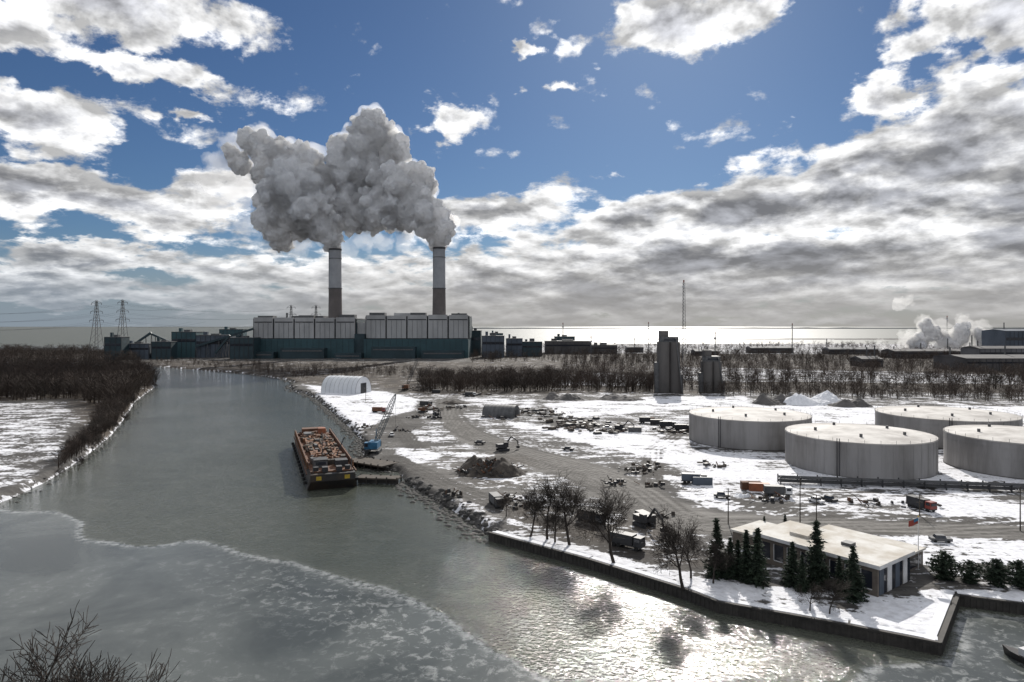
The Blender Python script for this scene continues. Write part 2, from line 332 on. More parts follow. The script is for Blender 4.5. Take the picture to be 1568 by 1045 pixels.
for (u,v,ru_,rv,rot,wg) in blobs:
    a=math.atan((u-784)/F) if abs(u-784)<1500 else (u-784)/F*0.7; e=(500-v)/F*math.cos(a)
    m=t.new('ShaderNodeMapping',vector_type='TEXTURE'); t.put(m.inputs[0],Pw)
    m.inputs['Location'].default_value=(a,e,0); m.inputs['Rotation'].default_value=(0,0,math.radians(rot))
    m.inputs['Scale'].default_value=(ru_/F*max(math.cos(a)**2,.5)*1.15,rv/F*math.cos(a)*1.25,1)
    gr=t.new('ShaderNodeTexGradient',gradient_type='SPHERICAL'); t.put(gr.inputs[0],m.outputs[0])
    vv=t.math('MULTIPLY',gr.outputs['Fac'],wg)
    cov=vv if cov is None else t.math('SMOOTH_MAX',cov,vv,0.12)
cov=t.math('MAXIMUM',cov,t.ramp(el,0.55,0.8,0,0.42))
cov=t.math('MAXIMUM',cov,t.ramp(aaz,1.1,1.7,0,0.36))  # unseen cloud cover behind the camera, added as soft fill on front faces
n1=t.noise(q,3.0,8,0.6,0.15)
r1=t.noise(q,2.6,5,0.55,0.15); r2=t.noise(t.vmath('ADD',q,(0.015,0.09,0.0)),2.6,5,0.55,0.15)
dens=t.math('ADD',t.math('MULTIPLY',cov,1.7),t.math('SUBTRACT',t.math('MULTIPLY',n1,3.0),1.5+0.46))
alpha=t.ramp(dens,-0.08,0.38)
thick=t.ramp(dens,0.25,1.3)
lowf=t.ramp(el,0.08,0.45)
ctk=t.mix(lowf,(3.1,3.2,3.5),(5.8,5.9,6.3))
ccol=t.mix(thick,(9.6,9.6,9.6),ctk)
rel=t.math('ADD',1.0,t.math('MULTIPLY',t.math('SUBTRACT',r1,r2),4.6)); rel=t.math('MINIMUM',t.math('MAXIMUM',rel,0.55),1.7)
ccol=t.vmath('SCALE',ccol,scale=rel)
skyc=t.vmath('MULTIPLY',sky.outputs[0],(0.275,0.37,0.50))
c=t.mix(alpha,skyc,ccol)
hz=t.ramp(el,0.0,0.13,0.88,0.0); c=t.mix(hz,c,t.mix(t.ramp(az,-0.6,-0.1),(2.5,3.0,3.6),(3.7,3.6,3.5)))
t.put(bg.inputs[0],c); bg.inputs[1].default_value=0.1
# ---------------- steam plumes
def steam(name,blobs,wisps,Y0,voxel,dispA,kids=18,halo=3.0,hd=0.03,seed=3,tl=.62):
    root=bpy.data.objects.new(name,None); sc.collection.objects.link(root)
    r=random.Random(seed); ic={}
    for sub in (1,2,3):
        b_=bmesh.new(); bmesh.ops.create_icosphere(b_,subdivisions=sub,radius=1); ic[sub]=(np.array([v.co[:] for v in b_.verts]),np.array([[v.index for v in f.verts] for f in b_.faces])); b_.free()
    def build(bl,kd,grow,nm,vox,disp,m):
        r.seed(seed); Vs=[];Fs=[];c0=0
        def sph(c,rad,sub):
            nonlocal c0
            v,f=ic[sub]; Vs.append(v*((rad+grow)*np.array([1,1,r.uniform(.85,1.1)]))+np.array(c[:])); Fs.append(f+c0); c0+=len(v)
        for (u,v,dy,rp) in bl:
            Yc=Y0+dy; c=Vector((far(u,Yc),Yc,zat(v,Yc))); R=rp*Yc/F; sph(c,R*0.84,3)
            for k in range(kd):
                d=Vector((r.gauss(0,1),r.gauss(0,1),r.gauss(0,1))).normalized(); R2=R*r.choice((.2,.3,.4,.5))*r.uniform(.85,1.15); c2=c+d*(R*0.92-R2*0.35); sph(c2,R2,2)
                for j in range(5):
                    d2=(Vector((r.gauss(0,1),r.gauss(0,1),r.gauss(0,1))).normalized()+d*0.8).normalized(); R3=R2*r.uniform(.22,.5); sph(c2+d2*R2*0.9,R3,1)
        me=fastmesh(nm,np.vstack(Vs),np.vstack(Fs),m,False); o=bpy.data.objects.new(nm,me); sc.collection.objects.link(o); o.parent=root
        md=o.modifiers.new('r','REMESH'); md.mode='VOXEL'; md.voxel_size=vox; md.use_smooth_shade=True
        for sz,st in disp:
            tx=bpy.data.textures.new(nm+str(sz),'CLOUDS'); tx.noise_scale=sz; tx.noise_depth=3
            dm=o.modifiers.new('d','DISPLACE'); dm.texture=tx; dm.texture_coords='GLOBAL'; dm.strength=st; dm.mid_level=0.5
    m=bpy.data.materials.new(name+'_core'); m.use_nodes=True; nt=m.node_tree; nt.nodes.remove(nt.nodes['Principled BSDF'])
    df=nt.nodes.new('ShaderNodeBsdfDiffuse'); df.inputs[0].default_value=(.90,.93,.98,1); tr=nt.nodes.new('ShaderNodeBsdfTranslucent'); tr.inputs[0].default_value=(.98,.98,.99,1)
    mx=nt.nodes.new('ShaderNodeMixShader'); mx.inputs[0].default_value=tl; nt.links.new(df.outputs[0],mx.inputs[1]); nt.links.new(tr.outputs[0],mx.inputs[2]); nt.links.new(mx.outputs[0],nt.nodes['Material Output'].inputs[0])
    def vol(d,an):
        m=bpy.data.materials.new(name+'_vapour'); m.use_nodes=True; nt=m.node_tree; nt.nodes.remove(nt.nodes['Principled BSDF'])
        vs=nt.nodes.new('ShaderNodeVolumeScatter'); vs.inputs['Color'].default_value=(1,1,1,1); vs.inputs['Density'].default_value=d; vs.inputs['Anisotropy'].default_value=an
        nt.links.new(vs.outputs[0],nt.nodes['Material Output'].inputs['Volume']); return m
    build(blobs,kids,0,'billows',voxel,dispA,m)
    build(blobs,max(8,kids//2),halo,'vapour',voxel*1.8,dispA[:1],vol(hd,.6))
    if wisps: build(wisps,20,0,'wisps',voxel*1.3,[(14,18),(5,7)],vol(hd*.6,.6))
plume=[(508,368,0,17),(500,348,0,27),(470,325,0,40),(445,300,0,40),(425,335,10,32),(480,290,10,36),(430,366,20,18),(408,310,10,16),
 (672,364,0,17),(668,342,0,28),(640,318,0,36),(610,325,5,32),(575,320,10,32),(640,280,10,28),(600,290,15,34),(545,335,20,22),
 (555,285,45,38),(545,250,50,38),(570,215,50,36),(568,188,50,22),(600,235,50,26),(522,225,55,20),(515,280,30,28),(535,310,25,26),
 (470,250,60,26),(430,238,65,28),(395,222,65,22),(380,210,70,14),(355,235,75,12),(372,252,75,15),(410,262,65,20)]
wisps=[(455,375,20,22),(420,378,15,18),(560,362,25,22),(530,385,20,16),(620,370,15,16),(590,372,15,14),(545,405,20,10),(340,250,80,24),(320,275,85,20),(360,300,85,24),(385,280,80,26),(335,320,90,20),(375,345,85,18),(360,225,80,22),(400,205,75,16),(690,370,5,10),(480,440,30,8),(485,455,30,6),(585,375,20,10)]
steam('steam_plume',plume,wisps,1120,1.9,[(24,12),(9,8),(4,4)],22,4,.022,tl=.62)
sp2=[(1418,500,0,9),(1425,512,0,13),(1405,525,0,14),(1388,543,0,10),(1445,522,0,12),(1475,500,0,8),(1470,512,0,12),(1462,526,0,10),(1498,512,0,10),(1510,524,0,12),(1360,558,0,4)]
wp2=[(1380,464,0,10),(1392,460,0,8),(1372,470,0,6),(1440,508,0,16),(1390,525,0,18),(1370,548,0,12),(1495,515,0,22),(1415,490,0,10),(1475,488,0,9),(1350,530,0,10)]
steam('steam_plume',sp2,wp2,1350,1.8,[(12,7),(5,5)],12,5,.03,tl=.8)
tick('steam')
# ---------------- power plant
YP=1090.0
def fx(u): return far(u,YP)
mb=MB()
def block(u0,u1,ztop,bays):
    x0,x1=fx(u0),fx(u1)
    mb.bx(x0,x1,YP,YP+70,32,ztop-2,'dark')
    for i in range(bays):
        a=x0+(x1-x0)*i/bays+1.2; c=x0+(x1-x0)*(i+1)/bays-1.2
        mb.bx(a,c,YP-1.5,YP-0.003,33,ztop+random.uniform(-1,0.5),'clad')
        mb.bx(a+1,c-1,YP-1.9,YP-1.503,ztop-8,ztop-6.5,'dark')
        for q_ in range(1,4): mb.bx(a+(c-a)*q_/4-.2,a+(c-a)*q_/4+.2,YP-1.8,YP-1.503,33.2,ztop-8.5,'steel')
        if i%2==0: mb.bx(a+3,c-3,YP+8,YP+26,ztop-2.003,ztop+random.uniform(2,5),'steel')
    mb.bx(x0-0.5,x1+0.5,YP+1,YP+72,ztop-2,ztop-0.8,'clad')
    mb.bx(x0-1,x0-0.003,YP+2,YP+68,33,ztop-3,'clad'); mb.bx(x1+0.003,x1+1,YP+2,YP+68,33,ztop-3,'teal_d')
block(388,545,66,5); block(560,718,70,5)
mb.bx(fx(545)+1.1,fx(560)-1.1,YP+5,YP+60,2,58,'clad')
mb.bx(fx(380),fx(545),YP-14,YP+69,1.5,31.9,'teal'); mb.bx(fx(545)+.01,fx(560)-.01,YP-10,YP+4,1.5,40,'teal_d'); mb.bx(fx(560),fx(718),YP-14,YP+69,1.5,31.9,'teal')
for u in range(384,716,9):
    mb.bx(fx(u),fx(u)+0.5,YP-14.3,YP-14.003,2,31.5,'teal_d')
for (u0,u1,z) in ((392,430,12),(440,505,18),(520,560,10),(575,640,20),(650,712,14)):
    mb.bx(fx(u0),fx(u1),YP-34,YP-14.5,1.5,z,'teal_d'); mb.bx(fx(u0)+3,fx(u1)-3,YP-34.3,YP-34.003,z-5,z-3,'steel')
for u in (430,505,585,600,640,700):
    x=fx(u); mb.cyl((x,YP+30,60),1.6,1.6,14,'steel',10)
mb.bx(fx(600),fx(640),YP+20,YP+50,69,73.5,'clad'); mb.bx(fx(440),fx(490),YP+20,YP+50,65,69,'steel')
mb.obj('power_plant_building')
for u,vt in ((513.5,384),(672.5,382)):
    mb=MB(); Yk=1120; x=far(u,Yk); zt=zat(vt,Yk); zm=zat(442,Yk)
    mb.cyl((x,Yk,1.5),12.2,10.4,zm-1.5,'stack_dark',40,False); mb.cyl((x,Yk,zm),10.4,9.9,zt-zm,'stack_light',40,False)
    mb.cyl((x,Yk,zt),10.4,10.4,3,'stack_cap',40); mb.cyl((x,Yk,zm-0.6),11.2,11.2,1.2,'steel',40); mb.cyl((x,Yk,zt-14),10.6,10.6,1,'steel',40)
    mb.beam((x-9.7,Yk-3.5,60),(x-9.5,Yk-3.5,zt),0.5,'steel')
    o=mb.obj('smokestack')
def shed(name,u0,u1,v_top,v_base,depth,key,gable=0,roof=None,Yf=None):
    Yb=Yf or (HC-LZ)*F/(v_base-500); x0,x1=far(u0,Yb),far(u1,Yb); zt=zat(v_top,Yb); m=MB()
    m.bx(x0,x1,Yb,Yb+depth,1.5,zt,key)
    n=max(2,int((x1-x0)/7)); 
    for i in range(n+1):
        xx=x0+(x1-x0)*i/n; m.bx(xx-0.25,xx+0.25,Yb-0.3,Yb-0.003,1.6,zt-0.2,'dark' if key!='dark' else 'steel')
    m.bx(x0+1,x1-1,Yb-0.2,Yb-0.004,1.5+(zt-1.5)*0.62,1.5+(zt-1.5)*0.74,'glass')
    if gable:
        m.add([(x0-.5,Yb-.5,zt),(x1+.5,Yb-.5,zt),(x1+.5,Yb+depth+.5,zt),(x0-.5,Yb+depth+.5,zt),(x0-.5,Yb+depth/2,zt+gable),(x1+.5,Yb+depth/2,zt+gable)],[(0,1,5,4),(2,3,4,5),(0,4,3),(1,2,5)],roof or key)
        for _ in range(3): xx=random.uniform(x0,x1); m.cyl((xx,Yb+depth*.5,zt+gable*.5),.8,.8,random.uniform(4,18),'steel',8)
    else:
        m.bx(x0-.4,x1+.4,Yb-.4,Yb+depth+.4,zt,zt+0.8,roof or 'steel')
        m.box(((x0+x1)/2,Yb+depth/2,zt+.8),((x1-x0)*.25,depth*.3,random.uniform(2,5)),'steel')
        m.box((x0+(x1-x0)*.2,Yb+depth/2,zt+.8),((x1-x0)*.12,depth*.2,random.uniform(3,7)),key)
    return m.obj(name)
for a in [(263,300,509,548,30,'teal'),(300,352,514,548,24,'bluegrey'),(352,388,518,550,30,'teal_d'),(232,262,524,550,20,'teal_d'),(186,228,527,550,22,'bluegrey'),(160,186,517,551,22,'teal_d'),(336,372,505,540,20,'teal')]:
    shed('coal_handling_building',*a)
for a in [(718,736,507,545,40,'teal_d'),(738,772,515,548,30,'bluegrey'),(750,770,511,540,30,'teal'),(775,800,519,546,30,'bluegrey'),(800,830,524,546,30,'teal_d'),(835,905,523,542,30,'shed'),(850,880,516,538,30,'teal_d'),(905,945,529,542,20,'shed')]:
    shed('plant_annex_building',*a)
for a,rf in [((1480,1720,549,569,60,'shed'),'shed'),((1320,1352,550,562,30,'shed'),'shed'),((1540,1700,507,545,60,'bluegrey'),'bluegrey'),((1150,1215,533,541,30,'shed'),'palershed'),((1500,1620,534,556,40,'palershed'),'shed'),((1065,1100,538,545,30,'shed'),'palershed'),((1370,1480,538,549,40,'shed'),'shed'),((1270,1345,535,543,30,'shed'),'palershed'),((960,985,532,540,20,'shed'),'palershed')]:
    shed('mill_building',*a,gable=3,roof=rf)
def conveyor(p,q,zA,zB,Yc):
    m=MB(); a=Vector((far(p,Yc),Yc,zA)); c=Vector((far(q,Yc),Yc,zB)); d=c-a
    m.beam(a,c,2.2,'teal_d'); n=5
    for i in range(n+1):
        pt=a+d*(i/n); m.beam((pt.x-1.5,Yc,1.5),(pt.x,Yc,pt.z),.4,'steel'); m.beam((pt.x+3,Yc,1.5),(pt.x,Yc,pt.z),.4,'steel')
    m.obj('coal_conveyor')
conveyor(300,388,20,48,1085); conveyor(250,300,14,40,1100); conveyor(190,232,12,42,1090); conveyor(232,262,40,26,1092); conveyor(330,352,10,38,1070)
def pylon(u,vtop,Yp,arms=3,w=9,name='transmission_tower'):
    m=MB(); x=far(u,Yp); zt=zat(vtop,Yp); n=9; H=zt-1.5
    hw=lambda s:w*(1-s)**1.3*0.9+1.1
    for sx in(-1,1):
        for sy in(-1,1):
            for i in range(n):
                s0,s1=i/n,(i+1)/n; h0,h1=hw(s0),hw(s1)
                m.beam((x+sx*h0,Yp+sy*h0,1.5+H*s0),(x+sx*h1,Yp+sy*h1,1.5+H*s1),.38,'steel')
    for i in range(n):
        s0,s1=i/n,(i+1)/n; h0,h1=hw(s0),hw(s1)
        for sy in(-1,1):
            m.beam((x-h0,Yp+sy*h0,1.5+H*s0),(x+h1,Yp+sy*h1,1.5+H*s1),.2,'steel'); m.beam((x+h0,Yp+sy*h0,1.5+H*s0),(x-h1,Yp+sy*h1,1.5+H*s1),.2,'steel')
    for k in range(arms):
        z=1.5+H*(0.66+0.15*k); L=11-1.5*k
        m.beam((x-L,Yp,z),(x+L,Yp,z),.35,'steel'); m.beam((x-L,Yp,z),(x,Yp,z+5),.25,'steel'); m.beam((x+L,Yp,z),(x,Yp,z+5),.25,'steel')
        for sx in(-1,1): m.beam((x+sx*L,Yp,z),(x+sx*L,Yp,z-3),.3,'dark')
    m.obj(name); return x,Yp,H
p1=pylon(148,461,1080); p2=pylon(188,460,1110); p3=pylon(446,468,1300,3,7); p4=pylon(484,468,1320,3,7)
m=MB()
def wire(a,b,sag,r=.08,m=m):
    a=Vector(a);b=Vector(b);pr=a
    for i in range(1,15):
        s=i/14; p=a.lerp(b,s); p.z-=sag*4*s*(1-s); m.beam(pr,p,r,'dark',3); pr=p
for (A,Bp) in ((p1,(-500,1090,92)),(p2,p3)):
    for k in range(3):
        for sx in(-1,1):
            L=11-1.5*k; z=1.5+A[2]*(0.66+.15*k)-3
            e=(Bp[0]+sx*L,Bp[1],(1.5+Bp[2]*(0.66+.15*k)-3))
            wire((A[0]+sx*L,A[1],z),e,9)
            wire((A[0]+sx*L,A[1],z),(A[0]-500,A[1]+150,z),14)
m.obj('power_line')
def mast(u,vt,Ym,w=1.4,name='radio_mast'):
    m=MB(); x=far(u,Ym); zt=zat(vt,Ym); H=zt-1.5; n=24
    for i in range(3):
        a=i*2.094; m.beam((x+w*math.cos(a),Ym+w*math.sin(a),1.5),(x+w*.5*math.cos(a),Ym+w*.5*math.sin(a),zt),.25,'steel')
    for i in range(n):
        z0=1.5+H*i/n; z1=1.5+H*(i+1)/n; s=1-.5*i/n
        m.beam((x-w*s,Ym,z0),(x+w*s,Ym,z1),.18,'steel'); m.beam((x+w*s,Ym,z0),(x-w*s,Ym,z1),.18,'steel')
    m.cyl((x,Ym,zt-6),1.8,1.8,2,'white',10); m.cyl((x,Ym,zt),.8,.8,3,'red',8); m.obj(name)
mast(1047,433,800,2.6); mast(862,497,1300,1.0); mast(993,496,1300,1.0); mast(1213,498,1200,1.0); mast(1450,486,1400,1.2); mast(1095,512,900,1); mast(905,518,1000,1)
def silo_tower(u0,u1,vt,vb):
    Yb=(HC-LZ)*F/(vb-500); x0,x1=far(u0,Yb),far(u1,Yb); zt=zat(vt,Yb); m=MB(); w=x1-x0; r=w/4
    for i in (0,1):
        for j in (0,1): m.cyl((x0+r+2*r*i,Yb+r+2*r*j,1.5),r*1.01,r*1.01,zt-5-1.5,'concrete',20)
    m.bx(x0+r*.4,x1-r*.4,Yb+r*.5,Yb+3.5*r,zt-5,zt-1,'steel'); m.bx(x0+r*.3,x0+r*1.8,Yb+r,Yb+3*r,zt-1,zt+3.5,'concrete')
    m.bx(x0+r*.8,x1-r*.8,Yb+r*.45,Yb+r*.497,zt-4,zt-2.5,'glass'); m.bx(x0-3,x0-.01,Yb+r,Yb+2*r,1.5,zt*.55,'steel'); m.bx(x1+.01,x1+2.5,Yb+r,Yb+2*r,1.5,zt*.35,'shed')
    m.beam((x1+1,Yb,1.5),(x1-r,Yb,zt-2),.5,'steel'); m.obj('concrete_silo')
silo_tower(1011,1043,514,602); silo_tower(1079,1107,544,601)
# ---------------- storage tanks
def tank(u,Yc,rp):
    R=rp*Yc/F; X0=far(u,Yc); H=12.0; m=MB(); n=96
    z0=1.7
    vs=[];fs=[]
    rows=[0,2.4,4.8,7.2,9.6,H]
    for z in rows:
        for i in range(n): a=2*math.pi*i/n; vs.append((R*math.cos(a),R*math.sin(a),z0+z))
    for k in range(len(rows)-1):
        for i in range(n): fs.append((k*n+i,k*n+(i+1)%n,(k+1)*n+(i+1)%n,(k+1)*n+i))
    m.add(vs,fs,'tank')
    vs=[(0,0,z0+H+1.6)]+[(R*math.cos(2*math.pi*i/n),R*math.sin(2*math.pi*i/n),z0+H+.02) for i in range(n)]
    m.add(vs,[(0,i+1,(i+1)%n+1) for i in range(n)],'tankroof')
    for z,rr,h,key in ((0,R+.15,.5,'concrete'),(H-.3,R+.22,.32,'tankroof'),(H*.5,R+.05,.12,'tank'),(H*.8,R+.12,.2,'tank')): m.cyl((0,0,z0+z),rr,rr,h,key,n,False)
    for i in range(n):
        if i%3==0:
            a=2*math.pi*i/n; m.beam((R*math.cos(a),R*math.sin(a),z0+H),(R*math.cos(a),R*math.sin(a),z0+H+1.1),.05,'steel')
    for i in range(22):
        a=math.pi+math.pi*i/22+.1; m.beam(((R+.02)*math.cos(a),(R+.02)*math.sin(a),z0+.5),((R+.02)*math.cos(a),(R+.02)*math.sin(a),z0+H-.3),.05,'tank',3)
    a0=-1.95-random.random()*.5
    for da in (0,.03): m.beam(((R+.3)*math.cos(a0+da),(R+.3)*math.sin(a0+da),z0),((R+.3)*math.cos(a0+da),(R+.3)*math.sin(a0+da),z0+H+1),.14,'dark')
    for k in range(5):
        a=k*1.3+.4; m.cyl((R*.6*math.cos(a),R*.6*math.sin(a),z0+H+.3),.5,.5,1.4,'steel',10)
    m.obj('storage_tank',(X0,Yc,0))
tank(1146.5,300,88.5); tank(1314,246,104); tank(1447,302,95); tank(1565,242,102)
m=MB(); a=site(1195,742); c=site(1750,762)
ax,ay=a; cx,cy=c; L=math.hypot(cx-ax,cy-ay); dx,dy=(cx-ax)/L,(cy-ay)/L; nx,ny=-dy,dx
for k in range(6):
    for z in (2.9,4.0):
        o_=k*.7; m.beam((ax+nx*o_,ay+ny*o_,z),(cx+nx*o_,cy+ny*o_,z),.16,'steel' if k%2 else 'dark',6)
i=0
while i<L:
    for o_ in (-.3,3.8): m.box((ax+dx*i+nx*o_,ay+dy*i+ny*o_,1.6),(.3,.3,3),'dark')
    for z in (2.6,3.7): m.beam((ax+dx*i-nx*.4,ay+dy*i-ny*.4,z),(ax+dx*i+nx*4,ay+dy*i+ny*4,z),.12,'dark')
    i+=6
m.obj('pipe_rack')
# ---------------- seawall
m=MB(); W=seawall
for i in range(len(W)-1):
    a=Vector((*W[i],0)); c=Vector((*W[i+1],0)); L=(c-a).length; rot=math.atan2(c.y-a.y,c.x-a.x); mid=(a+c)/2
    d=(c-a)/L; nrm=Vector((-d.y,d.x,0)); e=.003*i
    q_=mid-nrm*.9; m.box((q_.x,q_.y,-1.5),(L+.3,2.4,3.4+e),'wall',rot)
    q_=mid-nrm*1.35; m.box((q_.x,q_.y,1.9+e),(L-.3,1.5,.16),'snow',rot)
    q_=mid+nrm*.1; m.box((q_.x,q_.y,1.75+e),(L+.4,.6,.35),'wall',rot)
    k=0
    while k<L: p=a+d*k+nrm*.36; m.box((p.x,p.y,-1.4),(.45,.12,3.1),'wall',rot); k+=1.0
m.obj('seawall')
V=[];Fc=[];ico=bmesh.new(); bmesh.ops.create_icosphere(ico,subdivisions=1,radius=1); iv=np.array([v.co[:] for v in ico.verts]); ifc=np.array([[v.index for v in f.verts] for f in ico.faces]); ico.free()
cnt=0
def rocks(line,per,smin,smax,spread):
    global cnt
    for i in range(len(line)-1):
        ax,ay=line[i]; bx,by=line[i+1]; L=math.hypot(bx-ax,by-ay)
        if L>1500: continue
        n=int(L*per)
        if n<1: continue
        s=rng.random(n); xs=ax+(bx-ax)*s+rng.normal(0,spread,n); yy=ay+(by-ay)*s+rng.normal(0,spread,n); zz,dd=landz(xs,yy)
        for x,y,z in zip(xs,yy,zz):
            r=random.uniform(smin,smax); z=max(z,-.3)
            q=iv*(1+rng.uniform(-.25,.25,(len(iv),1)))*np.array([r*random.uniform(.7,1.3),r*random.uniform(.7,1.3),r*.7]); th=random.random()*6.28; R=np.array([[math.cos(th),-math.sin(th),0],[math.sin(th),math.cos(th),0],[0,0,1]])
            V.append(q@R.T+np.array([x,y,z])); Fc.append(ifc+cnt*len(iv)); cnt+=1
rocks(rip[:6],10,.3,1.1,2.0); rocks(rip[6:14],5,.4,1.1,1.7); rocks(lbank[4:15],1.0,.3,.9,1.6); rocks(rip[13:20],.8,.6,1.6,2)
fastmesh('riprap_rocks',np.vstack(V),np.vstack(Fc),'rock')
def dock(u0,v0,u1,v1,wd):
    a=Vector((*site(u0,v0,1.8),0)); c=Vector((*site(u1,v1,1.8),0)); d=(c-a); L=d.length; rot=math.atan2(d.y,d.x); mid=(a+c)/2; m=MB()
    m.box((mid.x,mid.y,1.5),(L,wd,.5),'wood',rot); d.normalize(); n=Vector((-d.y,d.x,0)); k=0
    m.box((mid.x,mid.y-wd*.3,.1),(L-.4,.4,1.38),'wall',rot)
    while k<=L:
        for s in(-1,1): p=a+d*k+n*(wd/2*s*.92); m.cyl((p.x,p.y,-1.5),.25,.25,3.9,'wall',8)
        k+=3.5
    m.obj('timber_dock')
dock(549,730,612,732,5); dock(540,703,598,712,9)
# ---------------- barge
m=MB(); L=88; Wd=16
prof=[(-L/2,3.0),(-L/2,5.2),(L/2,5.6),(L/2,3.2),(L/2-6,-1),(-L/2+3,-1)]
hw=Wd/2
vs=[(s*hw*(0.86 if abs(x)>L/2-1 else 1),x,z) for s in(-1,1) for x,z in prof]; n=len(prof)
m.add(vs,[tuple(range(n)),tuple(range(2*n-1,n-1,-1))]+[(i,(i+1)%n,n+(i+1)%n,n+i) for i in range(n)],'hull')
m.box((0,0,5.3),(Wd-2.6,L-5,.35),'rust')
for s in(-1,1):
    m.box((s*(hw-.9),3,5.3),(.4,L-14,2.2),'rust')
    for k in range(22): m.box((s*(hw-.6),-L/2+9+k*3.5,5.4),(.35,.3,2.1),'cargo')
    m.box((s*(hw-.15)*.99,0,4.6),(.3,L-8,.4),'rust')
    for k in range(14): m.cyl((s*(hw+.15),-L/2+6+k*6,1.2),.55,.55,1.0,'rubber',10)
for k in range(330):
    y=random.uniform(-L/2+16,L/2-6); x=random.uniform(-hw+2.4,hw-2.4); key=random.choice(['cargo','cargo','rust','wood','wood','rust','steel'])
    if k%3: m.box((x,y,5.6),(random.uniform(.4,1.6),random.uniform(.8,5),random.uniform(.4,2.1)),key,random.gauss(0,.3))
    else: m.beam((x,y,6+random.random()),(x+random.gauss(0,1),y+random.gauss(0,3),6.3+random.random()*1.6),random.uniform(.1,.35),key,5)
for s in (-3.8,0,3.8):
    m.box((s,5,5.62),(1.8,L-34,1.2),'cargo',0.0)
m.box((0,L/2-5,5.6),(9,5,2.6),'rust'); m.box((3,L/2-13,5.6),(3,4,3.6),'orange'); m.box((-3,L/2-17,5.6),(3,5,2.4),'steel')
m.box((-3.0,-L/2+11,5.6),(4.2,5,2.4),'steel'); m.box((-3.0,-L/2+11,8.0),(4.6,5.4,.25),'dark'); m.box((-3.0,-L/2+8.45,6.6),(3.2,.1,.9),'glass')
m.box((3.6,-L/2+10,5.6),(4,4,2.2),'dark'); m.box((1,-L/2+14,5.6),(7,2,1.6),'scrap',.2)
for s in(-1,1):
    m.cyl((s*5,-L/2+4,5.3),.9,.9,1.6,'dark',12); m.box((s*2.2,-L/2+3.5,5.3),(1.8,2.4,1.6),'dark'); m.box((s*4.4,-L/2-.02,3.4),(1.6,.1,1.2),'yellow')
    m.beam((s*6,-L/2+2,5.3),(s*6,-L/2+2,9.5),.14,'steel')
m.beam((-2,-L/2+16,5.5),(-2,-L/2+16,16),.2,'steel'); m.beam((2.5,-L/2+20,5.5),(6,-L/2+22,13),.18,'dark')
a=(-56.5,216); c=(-88,300); ang=math.atan2(c[1]-a[1],c[0]-a[0])-math.pi/2
bo=m.obj('cargo_barge',((a[0]+c[0])/2,(a[1]+c[1])/2,0),ang)
def crane(u,v,tip_u,tip_v,key='blue'):
    x,y=site(u,v); m=MB(); z=1.9
    for s in(-1,1):
        m.box((x+s*2.2,y,z),(1.1,7,1.3),'dark')
        for k in range(6): m.cyl((x+s*2.2,y-3+k*1.2,z+.2),.4,.4,.8,'dark',8)
    m.cyl((x,y,z+1.3),1.6,1.6,.6,'dark',16); m.box((x+.2,y+.5,z+1.9),(3.8,7.4,2.6),key); m.box((x+.2,y+4.6,z+1.9),(4,1.2,2),'dark')
    m.box((x-2.2,y-2.2,z+1.9),(1.5,2.6,2.6),key); m.box((x-2.2,y-3.53,z+2.9),(1.3,.08,1.3),'glass'); m.box((x-2.98,y-2.2,z+2.9),(.06,2.2,1.2),'glass')
    p=Vector((x+.5,y-1,z+3)); Yt=y+22; q=Vector((far(tip_u,Yt),Yt,zat(tip_v,Yt))); n=16; d=q-p; pr=None
    sd=Vector((1,0,0)); upv=d.normalized().cross(sd).normalized(); sd=d.normalized().cross(upv)
    for i in range(n+1):
        s=i/n; wv=.8*(1-abs(2*s-1)**4)+.12; cen=p+d*s; cs=[cen+sd*(wv*a)+upv*(wv*b_) for a,b_ in ((-1,-1),(1,-1),(1,1),(-1,1))]
        if pr:
            for j in range(4): m.beam(pr[j],cs[j],.12,'teal_d' if key=='blue' else 'dark'); m.beam(pr[j],cs[(j+1)%4],.07,'teal_d' if key=='blue' else 'dark')
        pr=cs
    g_=Vector((x+.5,y+3,z+9)); m.beam((x+.5,y+2,z+4.4),g_,.15,key); m.beam(g_,q,.06,'dark'); m.beam(g_,(x+.5,y+4.5,z+4),.07,'dark'); m.beam(q,(q.x,q.y,8),.05,'dark'); m.box((q.x,q.y,7),(.7,.7,1.2),'dark')
    m.obj('crawler_crane')
crane(572,693,606,604); crane(622,598,640,548,'rust')
def excavator(u,v,rot,key='orange',sc_=1.0):
    x,y=site(u,v); m=MB()
    for s in(-1,1): m.box((s*1.2,0,0),(.6,4.2,.9),'dark')
    m.cyl((0,0,.9),.8,.8,.3,'dark',12); m.box((.1,.5,1.2),(2.6,3.6,1.3),key); m.box((-.8,-.9,1.25),(1.0,1.6,1.9),key); m.box((-.8,-1.72,2.0),(.85,.05,1),'glass')
    m.beam((.4,-1,1.8),(.4,-3.5,4.8),.28,key); m.beam((.4,-3.5,4.8),(.4,-6,3.2),.22,key); m.beam((.4,-6,3.2),(.4,-6.4,1.2),.2,key); m.box((.4,-6.3,.4),(1.1,.9,.9),'dark')
    o=m.obj('excavator',(x,y,1.95),rot); o.scale=(sc_,)*3
